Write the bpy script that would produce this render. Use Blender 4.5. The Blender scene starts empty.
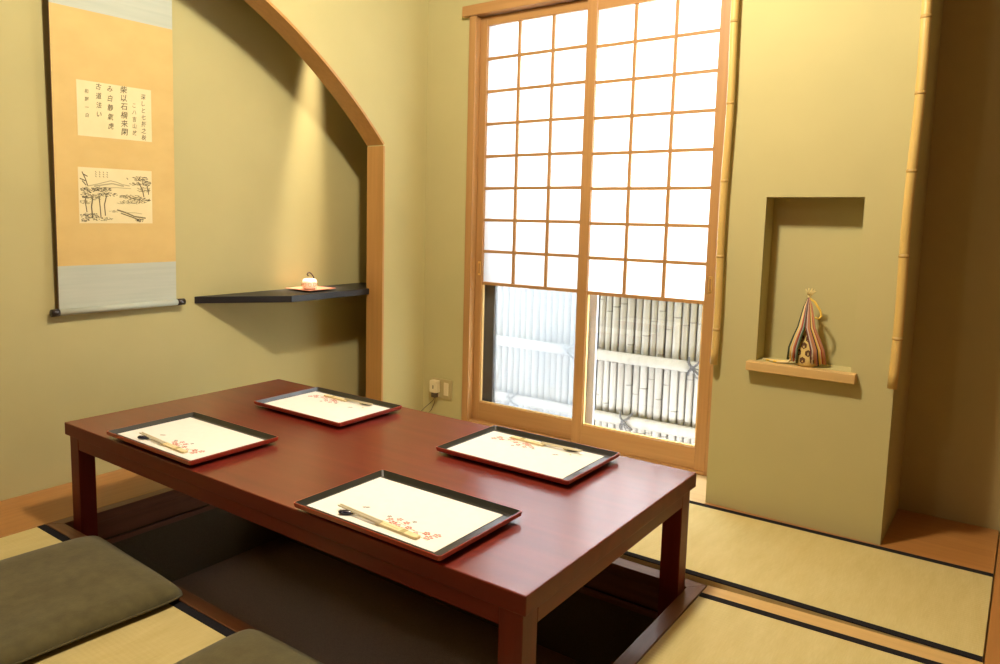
import bpy, bmesh, math, random
from mathutils import Vector, Matrix
C = bpy.context.scene.collection
PI = math.pi
random.seed(7)

# ---------------------------------------------------------------- materials
def new_mat(name):
    m = bpy.data.materials.new(name); m.use_nodes = True
    nt = m.node_tree; b = nt.nodes['Principled BSDF']
    return m, nt, b

def S(b, **k):
    for n, v in k.items():
        n = n.replace('_', ' ')
        if n in b.inputs: b.inputs[n].default_value = v

def rgb(c): return (c[0], c[1], c[2], 1)

def noise_mat(name, c1, c2, scale=(20, 20, 20), rough=.8, nscale=1., detail=4, bump=0., bump_scale=None, dist=.002, lo=.3, hi=.7, coat=0., coat_rough=.1, spec=.5, sheen=0.):
    m, nt, b = new_mat(name); N = nt.nodes; L = nt.links
    tc = N.new('ShaderNodeTexCoord'); mp = N.new('ShaderNodeMapping'); mp.inputs['Scale'].default_value = scale
    L.new(tc.outputs['Object'], mp.inputs['Vector'])
    no = N.new('ShaderNodeTexNoise'); no.inputs['Scale'].default_value = nscale; no.inputs['Detail'].default_value = detail
    L.new(mp.outputs[0], no.inputs['Vector'])
    cr = N.new('ShaderNodeValToRGB'); e = cr.color_ramp.elements
    e[0].position = lo; e[0].color = rgb(c1); e[1].position = hi; e[1].color = rgb(c2)
    L.new(no.outputs['Fac'], cr.inputs['Fac']); L.new(cr.outputs['Color'], b.inputs['Base Color'])
    S(b, Roughness=rough, Coat_Weight=coat, Coat_Roughness=coat_rough, Specular_IOR_Level=spec, Sheen_Weight=sheen)
    if bump:
        n2 = N.new('ShaderNodeTexNoise'); n2.inputs['Scale'].default_value = bump_scale or 1.; n2.inputs['Detail'].default_value = 3
        L.new((tc.outputs['Object'] if bump_scale else mp.outputs[0]), n2.inputs['Vector'])
        bp = N.new('ShaderNodeBump'); bp.inputs['Strength'].default_value = bump; bp.inputs['Distance'].default_value = dist
        L.new(n2.outputs['Fac'], bp.inputs['Height']); L.new(bp.outputs['Normal'], b.inputs['Normal'])
    return m

def flat(name, c, rough=.6, coat=0., coat_rough=.1, metal=0., spec=.5):
    m, nt, b = new_mat(name); S(b, Base_Color=rgb(c), Roughness=rough, Coat_Weight=coat, Coat_Roughness=coat_rough, Metallic=metal, Specular_IOR_Level=spec)
    return m

M = {}
M['wall'] = noise_mat('olive_plaster', (.46, .408, .182), (.48, .426, .191), (5, 5, 5), .9, bump=.25, bump_scale=420, dist=.0012)
M['ceiling'] = noise_mat('ceiling_board', (.30, .19, .09), (.36, .23, .11), (2, 40, 2), .8)
def wood(name, c1, c2, axis, rough=.45, coat=.0, fine=60, coarse=2.2):
    sc = [fine] * 3; sc[axis] = coarse
    return noise_mat(name, c1, c2, tuple(sc), rough, bump=.05, coat=coat)
for i, a in enumerate('xyz'):
    M['cedar_' + a] = wood('cedar_wood_' + a, (.37, .188, .06), (.44, .235, .08), i)
    M['board_' + a] = wood('floor_board_wood_' + a, (.38, .165, .042), (.46, .21, .056), i, .32, .2)
    M['pale_' + a] = wood('pale_wood_' + a, (.56, .36, .13), (.64, .42, .16), i)
    M['pit_' + a] = wood('brown_frame_wood_' + a, (.17, .066, .03), (.24, .098, .046), i, .4, .2)
    M['trim_' + a] = wood('arch_trim_wood_' + a, (.41, .21, .055), (.48, .25, .07), i)
# lacquered table
def table_mat(name, axis, coat=1., rough=.2, k=1.):
    sc = [26] * 3; sc[axis] = 2.2
    m = noise_mat(name, (.125 * k, .0125, .007), (.17 * k, .019, .0095), tuple(sc), .45, coat=coat, coat_rough=rough, spec=.3 * coat)
    return m
for i, a in enumerate('xyz'):
    M['table_' + a] = table_mat('red_brown_lacquer_' + a, i)
    M['tside_' + a] = table_mat('red_brown_satin_lacquer_' + a, i, .35, .32, 1.0)
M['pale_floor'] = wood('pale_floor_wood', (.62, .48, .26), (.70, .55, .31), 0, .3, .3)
M['dark_panel'] = wood('dark_brown_panelling', (.10, .05, .022), (.14, .07, .03), 2)
M['carpet_wall'] = noise_mat('dark_olive_carpet', (.10, .074, .037), (.13, .097, .05), (260, 260, 260), .95, bump=.5, dist=.003)
M['carpet_floor'] = noise_mat('dark_brown_carpet', (.15, .098, .062), (.2, .132, .086), (260, 260, 260), .95, bump=.5, dist=.003)
M['cushion'] = noise_mat('olive_cushion_cloth', (.074, .062, .021), (.112, .095, .035), (26, 26, 26), .95, bump=.35, bump_scale=160, dist=.0015, sheen=.25)
M['heri'] = noise_mat('black_border_cloth', (.012, .011, .013), (.02, .018, .02), (300, 300, 300), .95, spec=.08)
M['black_lacquer'] = flat('black_lacquer', (.012, .013, .012), .35, .5, .16)
M['shelf_black'] = flat('black_shelf_lacquer', (.011, .011, .013), .45, .08, .25)
M['red_lacquer'] = flat('red_lacquer', (.36, .034, .016), .35, .4, .15)
M['paper_mat'] = noise_mat('white_mat_paper', (.83, .81, .75), (.86, .84, .78), (40, 40, 40), .9)
M['print_pink'] = flat('pink_print', (.62, .25, .22), .9)
M['print_red'] = flat('red_print', (.5, .13, .1), .9)
M['print_gold'] = flat('gold_print', (.42, .36, .16), .9)
M['print_grey'] = flat('grey_print', (.10, .10, .09), .9)
M['sleeve_yellow'] = flat('yellow_paper', (.78, .64, .36), .85)
M['chop_wood'] = noise_mat('pale_chopstick_wood', (.55, .49, .33), (.62, .56, .39), (40, 8, 40), .6)
M['navy'] = flat('navy_glaze', (.012, .013, .04), .2, .5, .05)
M['brown_glaze'] = flat('brown_glaze', (.07, .045, .015), .25, .5, .08)
M['bamboo_yellow'] = noise_mat('yellow_bamboo', (.56, .37, .10), (.66, .46, .15), (60, 60, 3), .4, coat=.25)
M['bamboo_node'] = flat('bamboo_node', (.46, .29, .08), .5)
M['scroll_blue'] = noise_mat('pale_blue_silk', (.43, .47, .38), (.48, .51, .41), (80, 3, 80), .75, bump=.1)
M['scroll_gold'] = noise_mat('ochre_silk', (.58, .405, .14), (.63, .45, .16), (8, 8, 12), .75, bump=.08)
M['scroll_paper'] = noise_mat('cream_paper', (.71, .61, .33), (.76, .66, .37), (12, 12, 12), .85)
M['ink'] = flat('ink', (.11, .09, .05), .9)
M['ink_mid'] = flat('ink_mid', (.2, .17, .085), .9)
M['ink_pale'] = flat('ink_pale', (.42, .36, .2), .9)
M['scroll_back'] = flat('brown_scroll_backing', (.12, .05, .02), .85)
M['rod_dark'] = flat('dark_rod_end', (.02, .013, .012), .35, .4)
M['white_ceramic'] = flat('white_ceramic', (.85, .80, .70), .25, .4)
M['gold_ceramic'] = flat('gold_line', (.5, .33, .10), .35)
M['handle_brown'] = flat('brown_handle', (.06, .028, .012), .4)
M['plate_red'] = flat('reddish_plate_wood', (.50, .20, .12), .45)
M['plastic_cream'] = flat('cream_plastic', (.66, .56, .33), .45)
M['plastic_plate'] = flat('beige_plate_plastic', (.42, .34, .15), .5)
M['plastic_dark'] = flat('dark_plastic', (.10, .075, .045), .5)
M['brass'] = flat('brass', (.75, .5, .16), .3, metal=.8)
M['alu_dark'] = flat('dark_grey_aluminium', (.10, .095, .095), .5, metal=.2)
M['alu_light'] = flat('pale_grey_aluminium', (.62, .67, .75), .45, metal=.2)
M['fence_cane'] = None
M['rope_black'] = flat('black_rope', (.075, .07, .07), .9)
M['gravel'] = noise_mat('garden_ground', (.25, .24, .22), (.4, .38, .36), (60, 60, 60), .95)
M['outer_wall'] = flat('outer_render', (.5, .49, .46), .9)
M['basket'] = noise_mat('yellow_woven_bamboo', (.58, .42, .12), (.68, .5, .17), (90, 90, 90), .6)
M['basket_hole'] = flat('basket_opening', (.11, .05, .018), .9)
for n, c in dict(bow=(.62, .5, .2), cream=(.7, .58, .3), yellow=(.72, .47, .06), red=(.36, .06, .03), green=(.045, .085, .03), white=(.62, .58, .47), maroon=(.13, .03, .028), orange=(.52, .24, .07), pink=(.46, .2, .14), black=(.03, .03, .022), grey=(.3, .31, .28)).items():
    M['cord_' + n] = flat('silk_cord_' + n, c, .7)

def cane_mat():
    m, nt, b = new_mat('weathered_bamboo'); N = nt.nodes; L = nt.links
    oi = N.new('ShaderNodeObjectInfo'); tc = N.new('ShaderNodeTexCoord')
    mp = N.new('ShaderNodeMapping'); mp.inputs['Scale'].default_value = (40, 40, 4); L.new(tc.outputs['Object'], mp.inputs['Vector'])
    no = N.new('ShaderNodeTexNoise'); no.inputs['Scale'].default_value = 1.; L.new(mp.outputs[0], no.inputs['Vector'])
    ad = N.new('ShaderNodeMath'); ad.operation = 'MULTIPLY_ADD'; ad.inputs[1].default_value = .45; L.new(oi.outputs['Random'], ad.inputs[0]); L.new(no.outputs['Fac'], ad.inputs[2])
    cr = N.new('ShaderNodeValToRGB'); e = cr.color_ramp.elements
    e[0].position = .3; e[0].color = rgb((.21, .185, .155)); e[1].position = .95; e[1].color = rgb((.29, .27, .235))
    L.new(ad.outputs[0], cr.inputs['Fac']); L.new(cr.outputs['Color'], b.inputs['Base Color']); S(b, Roughness=.65)
    return m
M['fence_cane'] = cane_mat()
M['fence_joint'] = flat('bamboo_joint', (.15, .135, .115), .8)

def tatami_mat(name):
    m, nt, b = new_mat(name); N = nt.nodes; L = nt.links
    tc = N.new('ShaderNodeTexCoord')
    sx = N.new('ShaderNodeSeparateXYZ'); L.new(tc.outputs['Object'], sx.inputs[0])
    # rush bundles: ribs 1.1 cm apart crossed by fine strands
    mp = N.new('ShaderNodeMapping'); mp.inputs['Scale'].default_value = (420, 26, 10); L.new(tc.outputs['Object'], mp.inputs['Vector'])
    n1 = N.new('ShaderNodeTexNoise'); n1.inputs['Scale'].default_value = 1.; n1.inputs['Detail'].default_value = 3; L.new(mp.outputs[0], n1.inputs['Vector'])
    mp2 = N.new('ShaderNodeMapping'); mp2.inputs['Scale'].default_value = (30, 6, 5); L.new(tc.outputs['Object'], mp2.inputs['Vector'])
    n2 = N.new('ShaderNodeTexNoise'); n2.inputs['Scale'].default_value = 1.; L.new(mp2.outputs[0], n2.inputs['Vector'])
    mx = N.new('ShaderNodeMath'); mx.operation = 'ADD'; L.new(n1.outputs['Fac'], mx.inputs[0]); L.new(n2.outputs['Fac'], mx.inputs[1])
    cr = N.new('ShaderNodeValToRGB'); e = cr.color_ramp.elements
    e[0].position = .35; e[0].color = rgb((.53, .435, .175)); e[1].position = .65; e[1].color = rgb((.60, .505, .225))
    hf = N.new('ShaderNodeMath'); hf.operation = 'MULTIPLY'; hf.inputs[1].default_value = .5; L.new(mx.outputs[0], hf.inputs[0])
    L.new(hf.outputs[0], cr.inputs['Fac']); L.new(cr.outputs['Color'], b.inputs['Base Color'])
    w = N.new('ShaderNodeMath'); w.operation = 'MULTIPLY'; w.inputs[1].default_value = 2 * PI / .013; L.new(sx.outputs['Y'], w.inputs[0])
    sn = N.new('ShaderNodeMath'); sn.operation = 'SINE'; L.new(w.outputs[0], sn.inputs[0])
    bp = N.new('ShaderNodeBump'); bp.inputs['Strength'].default_value = .14; bp.inputs['Distance'].default_value = .0012
    L.new(sn.outputs[0], bp.inputs['Height']); L.new(bp.outputs['Normal'], b.inputs['Normal'])
    S(b, Roughness=.62, Specular_IOR_Level=.35)
    return m
M['tatami'] = tatami_mat('rush_tatami')

def shoji_mat():
    m = bpy.data.materials.new('shoji_paper'); m.use_nodes = True; nt = m.node_tree; N = nt.nodes; L = nt.links
    N.remove(N['Principled BSDF']); out = N['Material Output']
    d = N.new('ShaderNodeBsdfDiffuse'); d.inputs['Color'].default_value = (.78, .78, .76, 1)
    t = N.new('ShaderNodeBsdfTranslucent'); t.inputs['Color'].default_value = (.92, .93, .95, 1)
    mx = N.new('ShaderNodeMixShader'); mx.inputs['Fac'].default_value = .6
    L.new(d.outputs[0], mx.inputs[1]); L.new(t.outputs[0], mx.inputs[2]); L.new(mx.outputs[0], out.inputs['Surface'])
    return m
M['shoji'] = shoji_mat()
def pane_mat(name, fac, frost=None):
    m = bpy.data.materials.new(name); m.use_nodes = True; nt = m.node_tree; N = nt.nodes; L = nt.links
    N.remove(N['Principled BSDF']); out = N['Material Output']
    t = N.new('ShaderNodeBsdfTransparent'); t.inputs['Color'].default_value = (.95, .96, .96, 1)
    if frost: s = N.new('ShaderNodeBsdfTranslucent'); s.inputs['Color'].default_value = rgb(frost)
    else: s = N.new('ShaderNodeBsdfGlossy'); s.inputs['Roughness'].default_value = .02; s.inputs['Color'].default_value = (1, 1, 1, 1)
    mx = N.new('ShaderNodeMixShader'); mx.inputs['Fac'].default_value = fac
    L.new(t.outputs[0], mx.inputs[1]); L.new(s.outputs[0], mx.inputs[2]); L.new(mx.outputs[0], out.inputs['Surface'])
    return m
M['glass'] = pane_mat('clear_glass', .03)
M['frosted'] = pane_mat('hazy_glass', .40, (.35, .375, .405))

# ---------------------------------------------------------------- builder
class MB:
    def __init__(s): s.bm = bmesh.new()
    def _merge(s, b2, mi, smooth=False):
        for f in b2.faces:
            f.material_index = mi; f.smooth = smooth
        me = bpy.data.meshes.new('tmp'); b2.to_mesh(me); b2.free(); s.bm.from_mesh(me); bpy.data.meshes.remove(me)
        return s
    def box(s, x0, x1, y0, y1, z0, z1, mi=0, bev=0., seg=2):
        b = bmesh.new(); bmesh.ops.create_cube(b, size=1)
        for v in b.verts: v.co = Vector(((x0 + x1) / 2 + v.co.x * (x1 - x0), (y0 + y1) / 2 + v.co.y * (y1 - y0), (z0 + z1) / 2 + v.co.z * (z1 - z0)))
        if bev: bmesh.ops.bevel(b, geom=b.edges[:], offset=bev, segments=seg, affect='EDGES', profile=.5)
        return s._merge(b, mi)
    def prism(s, pts, z0, z1, mi=0, bev=0., axis='z'):
        b = bmesh.new()
        def P(p, t): return {'z': (p[0], p[1], t), 'x': (t, p[0], p[1]), 'y': (p[0], t, p[1])}[axis]
        lo = [b.verts.new(P(p, z0)) for p in pts]; hi = [b.verts.new(P(p, z1)) for p in pts]
        b.faces.new(lo); b.faces.new(hi); n = len(pts)
        for i in range(n): b.faces.new((lo[i], lo[(i + 1) % n], hi[(i + 1) % n], hi[i]))
        bmesh.ops.recalc_face_normals(b, faces=b.faces[:])
        if bev: bmesh.ops.bevel(b, geom=b.edges[:], offset=bev, segments=2, affect='EDGES', profile=.5)
        return s._merge(b, mi)
    def quad(s, *pts, mi=0):
        b = bmesh.new(); b.faces.new([b.verts.new(p) for p in pts]); return s._merge(b, mi)
    def tube(s, pts, r, n=10, mi=0, caps=True):
        b = bmesh.new(); pts = [Vector(p) for p in pts]; rs = r if isinstance(r, (list, tuple)) else [r] * len(pts)
        rings = []; up = None
        for i, p in enumerate(pts):
            a = pts[max(i - 1, 0)]; c = pts[min(i + 1, len(pts) - 1)]; t = (c - a).normalized()
            if up is None: up = Vector((0, 0, 1)) if abs(t.z) < .9 else Vector((1, 0, 0))
            u = (up - t * up.dot(t)).normalized(); up = u; w = t.cross(u)
            rings.append([b.verts.new(p + rs[i] * (math.cos(2 * PI * k / n) * u + math.sin(2 * PI * k / n) * w)) for k in range(n)])
        for i in range(len(rings) - 1):
            for k in range(n): b.faces.new((rings[i][k], rings[i][(k + 1) % n], rings[i + 1][(k + 1) % n], rings[i + 1][k]))
        if caps: b.faces.new(rings[0][::-1]); b.faces.new(rings[-1])
        bmesh.ops.recalc_face_normals(b, faces=b.faces[:])
        return s._merge(b, mi, True)
    def lathe(s, cx, cy, prof, n=32, mi=0):
        b = bmesh.new(); rings = []
        for r, z in prof: rings.append([b.verts.new((cx + r * math.cos(2 * PI * k / n), cy + r * math.sin(2 * PI * k / n), z)) for k in range(n)])
        for i in range(len(rings) - 1):
            for k in range(n): b.faces.new((rings[i][k], rings[i][(k + 1) % n], rings[i + 1][(k + 1) % n], rings[i + 1][k]))
        b.faces.new(rings[0][::-1]); b.faces.new(rings[-1])
        bmesh.ops.remove_doubles(b, verts=b.verts[:], dist=1e-6); bmesh.ops.recalc_face_normals(b, faces=b.faces[:])
        return s._merge(b, mi, True)
    def ellipsoid(s, c, r, mi=0, n=16, rot=0.):
        b = bmesh.new(); bmesh.ops.create_uvsphere(b, u_segments=n, v_segments=n // 2, radius=1)
        for v in b.verts:
            x, y, z = v.co.x * r[0], v.co.y * r[1], v.co.z * r[2]
            v.co = Vector((c[0] + x * math.cos(rot) - y * math.sin(rot), c[1] + x * math.sin(rot) + y * math.cos(rot), c[2] + z))
        return s._merge(b, mi, True)
    def build(s, name, mats, parent=None, loc=(0, 0, 0)):
        off = Vector(parent.location) if parent is not None else Vector(loc)
        par = parent
        while par is not None and par.parent is not None:
            par = par.parent; off = off + Vector(par.location)
        for v in s.bm.verts: v.co -= off
        me = bpy.data.meshes.new(name); s.bm.to_mesh(me); s.bm.free()
        for m in (mats if isinstance(mats, (list, tuple)) else [mats]): me.materials.append(m)
        o = bpy.data.objects.new(name, me); C.objects.link(o)
        if parent is not None: o.parent = parent
        else: o.location = loc
        return o

def tag(o, label=None, cat=None, group=None, kind=None):
    if label: o['label'] = label
    if cat: o['category'] = cat
    if group: o['group'] = group
    if kind: o['kind'] = kind
    return o
def thing(name, label, cat, loc=(0, 0, 0), group=None):
    o = bpy.data.objects.new(name, None); C.objects.link(o); o.location = loc; o.empty_display_size = .1
    return tag(o, label, cat, group)
def struct(name, mb, mats, loc=(0, 0, 0), label=None, cat=None):
    o = mb.build(name, mats, None, loc); return tag(o, label, cat, None, 'structure')
def dup(root, loc, rz=0., label=None):
    r = root.copy(); C.objects.link(r); r.location = loc; r.rotation_euler = (0, 0, rz)
    if label: r['label'] = label
    for ch in list(root.children):
        c = ch.copy(); C.objects.link(c); c.parent = r
        for g in list(ch.children):
            d = g.copy(); C.objects.link(d); d.parent = c
    return r

# ---------------------------------------------------------------- dimensions (metres)
XR = -.36            # back wall of the alcove
XA, XB = -.022, -.125  # arched front wall: face and back
YW = 1.905           # window wall
YN = 1.600           # face of the pier with the niche
ZC = 2.52            # ceiling
XE, YF = 3.3, -2.5   # unseen right and front walls
W, D, H = 1.8, .906, .342

# ---------------------------------------------------------------- room shell
m = MB()
# floor slab with the sunken well left open
ox0, ox1, oy0, oy1 = -.03, 1.832, -.06, .955
m.box(-.6, ox0, YF - .1, 2.1, -.10, -.03); m.box(ox1, XE + .1, YF - .1, 2.1, -.10, -.03)
m.box(ox0, ox1, YF - .1, oy0, -.10, -.03); m.box(ox0, ox1, oy1, 2.1, -.10, -.03)
struct('floor', m, M['board_x'])
m = MB()
m.box(-.03, 1.84, -.07, .965, -.42, -.36, 1)                               # well bottom
m.box(-.03, .01, -.07, .965, -.3605, -.10, 0); m.box(1.79, 1.84, -.07, .965, -.3605, -.10, 0)
m.box(.01, 1.79, -.07, -.018, -.3605, -.10, 0); m.box(.01, 1.79, .905, .965, -.3605, -.10, 0)
struct('floor_pit', m, [M['carpet_wall'], M['carpet_floor']], label='dark carpeted leg well sunk into the floor below the table')
m = MB()                                                                    # frame round the well, mitred
a = (-.03, -.06); b = (1.832, -.06); c = (1.832, .955); d = (-.03, .955)
e = (.01, -.018); f = (1.79, -.018); g = (1.79, .905); h = (.01, .905)
m.prism([a, b, f, e], -.035, 0, 0, .0015); m.prism([d, h, g, c], -.035, 0, 0, .0015)
m.prism([b, c, g, f], -.035, 0, 1, .0015); m.prism([a, e, h, d], -.035, 0, 1, .0015)
struct('trim_1', m, [M['pit_x'], M['pit_y']], label='brown wooden frame round the sunken leg well')
m = MB()                                                                    # lining boards and ledge below the frame
t = .008
m.box(.01 - t, .01, -.018, .905, -.105, -.035, 1); m.box(1.79, 1.79 + t, -.018, .905, -.105, -.035, 1)
m.box(.01, 1.79, -.018 - t, -.018, -.105, -.035, 0); m.box(.01, 1.79, .905, .905 + t, -.105, -.035, 0)
m.box(.01, .024, -.018, .905, -.122, -.105, 1, .002); m.box(1.776, 1.79, -.018, .905, -.122, -.105, 1, .002)
m.box(.024, 1.776, -.018, -.004, -.122, -.105, 0, .002); m.box(.024, 1.776, .891, .905, -.122, -.105, 0, .002)
for x0, x1 in ((.011, .075), (1.725, 1.789)):
    for y0, y1 in ((-.017, .075), (.82, .904)): m.box(x0, x1, y0, y1, -.15, -.1045, 0, .002)
struct('trim_2', m, [M['pit_x'], M['pit_y']], label='reddish brown lining boards inside the leg well')

m = MB(); m.box(XR, XB - .002, YF, YW, -.03, -.001, 0, .0015); m.box(XB - .002, ox0 - .001, YF, 1.56, -.03, 0, 0, .0015)
struct('trim_3', m, M['board_y'], label='orange brown alcove floor board along the scroll wall')
m = MB(); m.box(1.606, 2.48, 1.553, 2.04, -.03, -.003, 0)
struct('trim_4', m, M['board_x'], label='orange wooden floor board of the recess right of the pier')
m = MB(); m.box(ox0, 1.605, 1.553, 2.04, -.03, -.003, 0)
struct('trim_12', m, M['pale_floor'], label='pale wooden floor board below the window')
m = MB(); m.box(2.484, 2.57, YF, 2.0, -.03, .003, 0, .002)
struct('trim_5', m, M['board_y'], label='orange wooden threshold strip at the right end of the tatami')
m = MB(); m.box(2.572, XE, YF, 2.0, -.03, 0, 0)
struct('trim_6', m, M['board_y'])
m = MB(); m.prism([(1.834, .903), (2.482, .936), (2.482, 1.0), (1.834, .957)], -.03, -.001, 0)
struct('trim_7', m, M['pale_x'], label='narrow pale wooden strip between the two tatami mats')

m = MB(); m.box(-.5, XE + .1, YF - .1, 2.2, ZC, ZC + .1); struct('ceiling', m, M['ceiling'])
m = MB(); m.box(XR - .1, XR, YF - .1, 2.05, -.03, ZC); struct('wall_left', m, M['wall'], label='olive plaster back wall of the alcove behind the hanging scroll')
m = MB(); m.box(XR - .1, XE + .1, YF - .1, YF, -.03, ZC); struct('wall_front', m, M['dark_panel'])
m = MB(); m.box(XE, XE + .1, YF, 2.1, -.03, ZC); struct('wall_right', m, M['dark_panel'])
# window wall with the opening
wx0, wx1, wz1 = .243, 1.52, 2.05
m = MB(); m.box(XR, wx0, YW, YW + .12, -.1, ZC); m.box(wx0, wx1, YW, YW + .12, wz1, ZC); m.box(wx1, 1.605, YW, YW + .12, -.1, ZC)
m.box(wx0, wx1, YW, YW + .12, -.12, -.032)
struct('wall_back', m, M['wall'])
# pier with niche
nx0, nx1, nz0, nz1, nd = 1.751, 2.052, .557, 1.130, .098
px0, px1, pyb = 1.604, 2.178, 2.03
m = MB()
m.box(px0, nx0, YN, pyb, -.002, ZC); m.box(nx1, px1, YN, pyb, -.002, ZC); m.box(nx0, nx1, YN, pyb, -.002, nz0); m.box(nx0, nx1, YN, pyb, nz1, ZC)
m.box(nx0, nx1, YN + nd, pyb, nz0, nz1)
bmesh.ops.remove_doubles(m.bm, verts=m.bm.verts[:], dist=1e-5)
struct('wall_pier', m, M['wall'], label='olive plaster pier with a small rectangular niche beside the window')
m = MB(); m.box(px1, XE + .1, 2.01, 2.11, -.03, ZC); struct('wall_recess', m, M['wall'], label='shadowed wall of the recess right of the niche pier')
# niche ledge
m = MB(); m.box(1.727, 2.071, 1.564, YN + nd - .001, .525, .5565, 0, .002)
struct('trim_8', m, M['pale_x'], label='pale wooden ledge board at the foot of the niche')

# arched front wall of the alcove
cy, cz, R = -.344, -.5116, 2.6926
yp, zp = 1.5735, 1.376
def za(y): return cz + math.sqrt(R * R - (y - cy) ** 2)
yl = 2 * cy - yp
ys = [yl + (yp - yl) * i / 72 for i in range(73)]
m = MB(); b = m.bm
def strip_box(y0, z0, y1, z1):
    m.prism([(y0, z0), (y1, z1), (y1, ZC), (y0, ZC)], XB, XA, 0, 0, 'x')
tw = .012
for i in range(72): strip_box(ys[i], za(ys[i]) + tw, ys[i + 1], za(ys[i + 1]) + tw)
m.box(XB, XA, yp, YW, 0, ZC); m.box(XB, XA, YF, yl, 0, ZC)
bmesh.ops.remove_doubles(m.bm, verts=m.bm.verts[:], dist=1e-5)
struct('wall_arch', m, M['wall'], label='olive plaster wall with a wide arched opening in front of the alcove')
m = MB()
bb = bmesh.new(); secs = []
for y in ys:
    z = za(y); n = Vector((0, (y - cy) / R, (z - cz) / R))
    p = Vector((0, y, z)); q = p + n * tw
    secs.append([bb.verts.new((x, pt.y, pt.z)) for x, pt in ((XA + .003, p), (XB - .002, p), (XB - .002, q), (XA + .003, q))])
for i in range(72):
    for k in range(4): bb.faces.new((secs[i][k], secs[i][(k + 1) % 4], secs[i + 1][(k + 1) % 4], secs[i + 1][k]))
bb.faces.new(secs[0]); bb.faces.new(secs[-1]); bmesh.ops.recalc_face_normals(bb, faces=bb.faces[:])
m._merge(bb, 0)
struct('trim_9', m, M['trim_y'], label='curved brown wooden lining of the arched opening')
m = MB(); m.box(XB - .002, XA + .003, yp - .0005, yp + tw, 0.0005, zp - .001, 0, .001); m.box(XB - .002, XA + .003, yl - tw, yl, .0005, zp, 0, .001)
struct('trim_10', m, M['trim_z'], label='upright wooden post lining under the arch, beside the shelf')

# ---------------------------------------------------------------- tatami mats
def tatami(label, pts, heri):
    r = thing('tatami_mat', label, 'tatami mat', (pts[0][0], pts[0][1], 0), 'tatami mats round the sunken table')
    m = MB(); m.prism(pts, -.0295, 0, 0, .0015); m.build('rush_cover', M['tatami'], r)
    for hp in heri:
        m = MB(); m.prism(hp, -.002, .0012, 0, .0005); m.build('cloth_border', M['heri'], r)
    return r
def edge(p, q, w):     # band of width w on the left of p->q
    p = Vector(p); q = Vector(q); n = Vector((-(q - p).y, (q - p).x)).normalized() * w
    return [tuple(p), tuple(q), tuple(q + n), tuple(p + n)]
hb = .026
def quad_mat(label, a, b, c, d, front=True, back=True):
    hs = []
    if front: hs.append(edge(a, b, hb))
    if back: hs.append(edge(c, d, hb))
    return tatami(label, [a, b, c, d], hs)
quad_mat('long yellow tatami mat in front of the niche pier, behind the table', (-.02, .958), (2.480, 1.002), (2.480, 1.588), (-.02, 1.545))
quad_mat('yellow tatami mat at the right end of the table, nearest the bottom right corner', (1.835, -.058), (2.480, -.058), (2.480, .933), (1.835, .900))
quad_mat('yellow tatami mat under the olive floor cushions in front of the table', (-.028, -1.0), (2.480, -1.0), (2.480, -.064), (-.028, -.064))
m = MB(); m.box(ox0, 2.48, YF, -1.003, -.03, -.001); struct('trim_11', m, M['board_x'])

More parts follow.
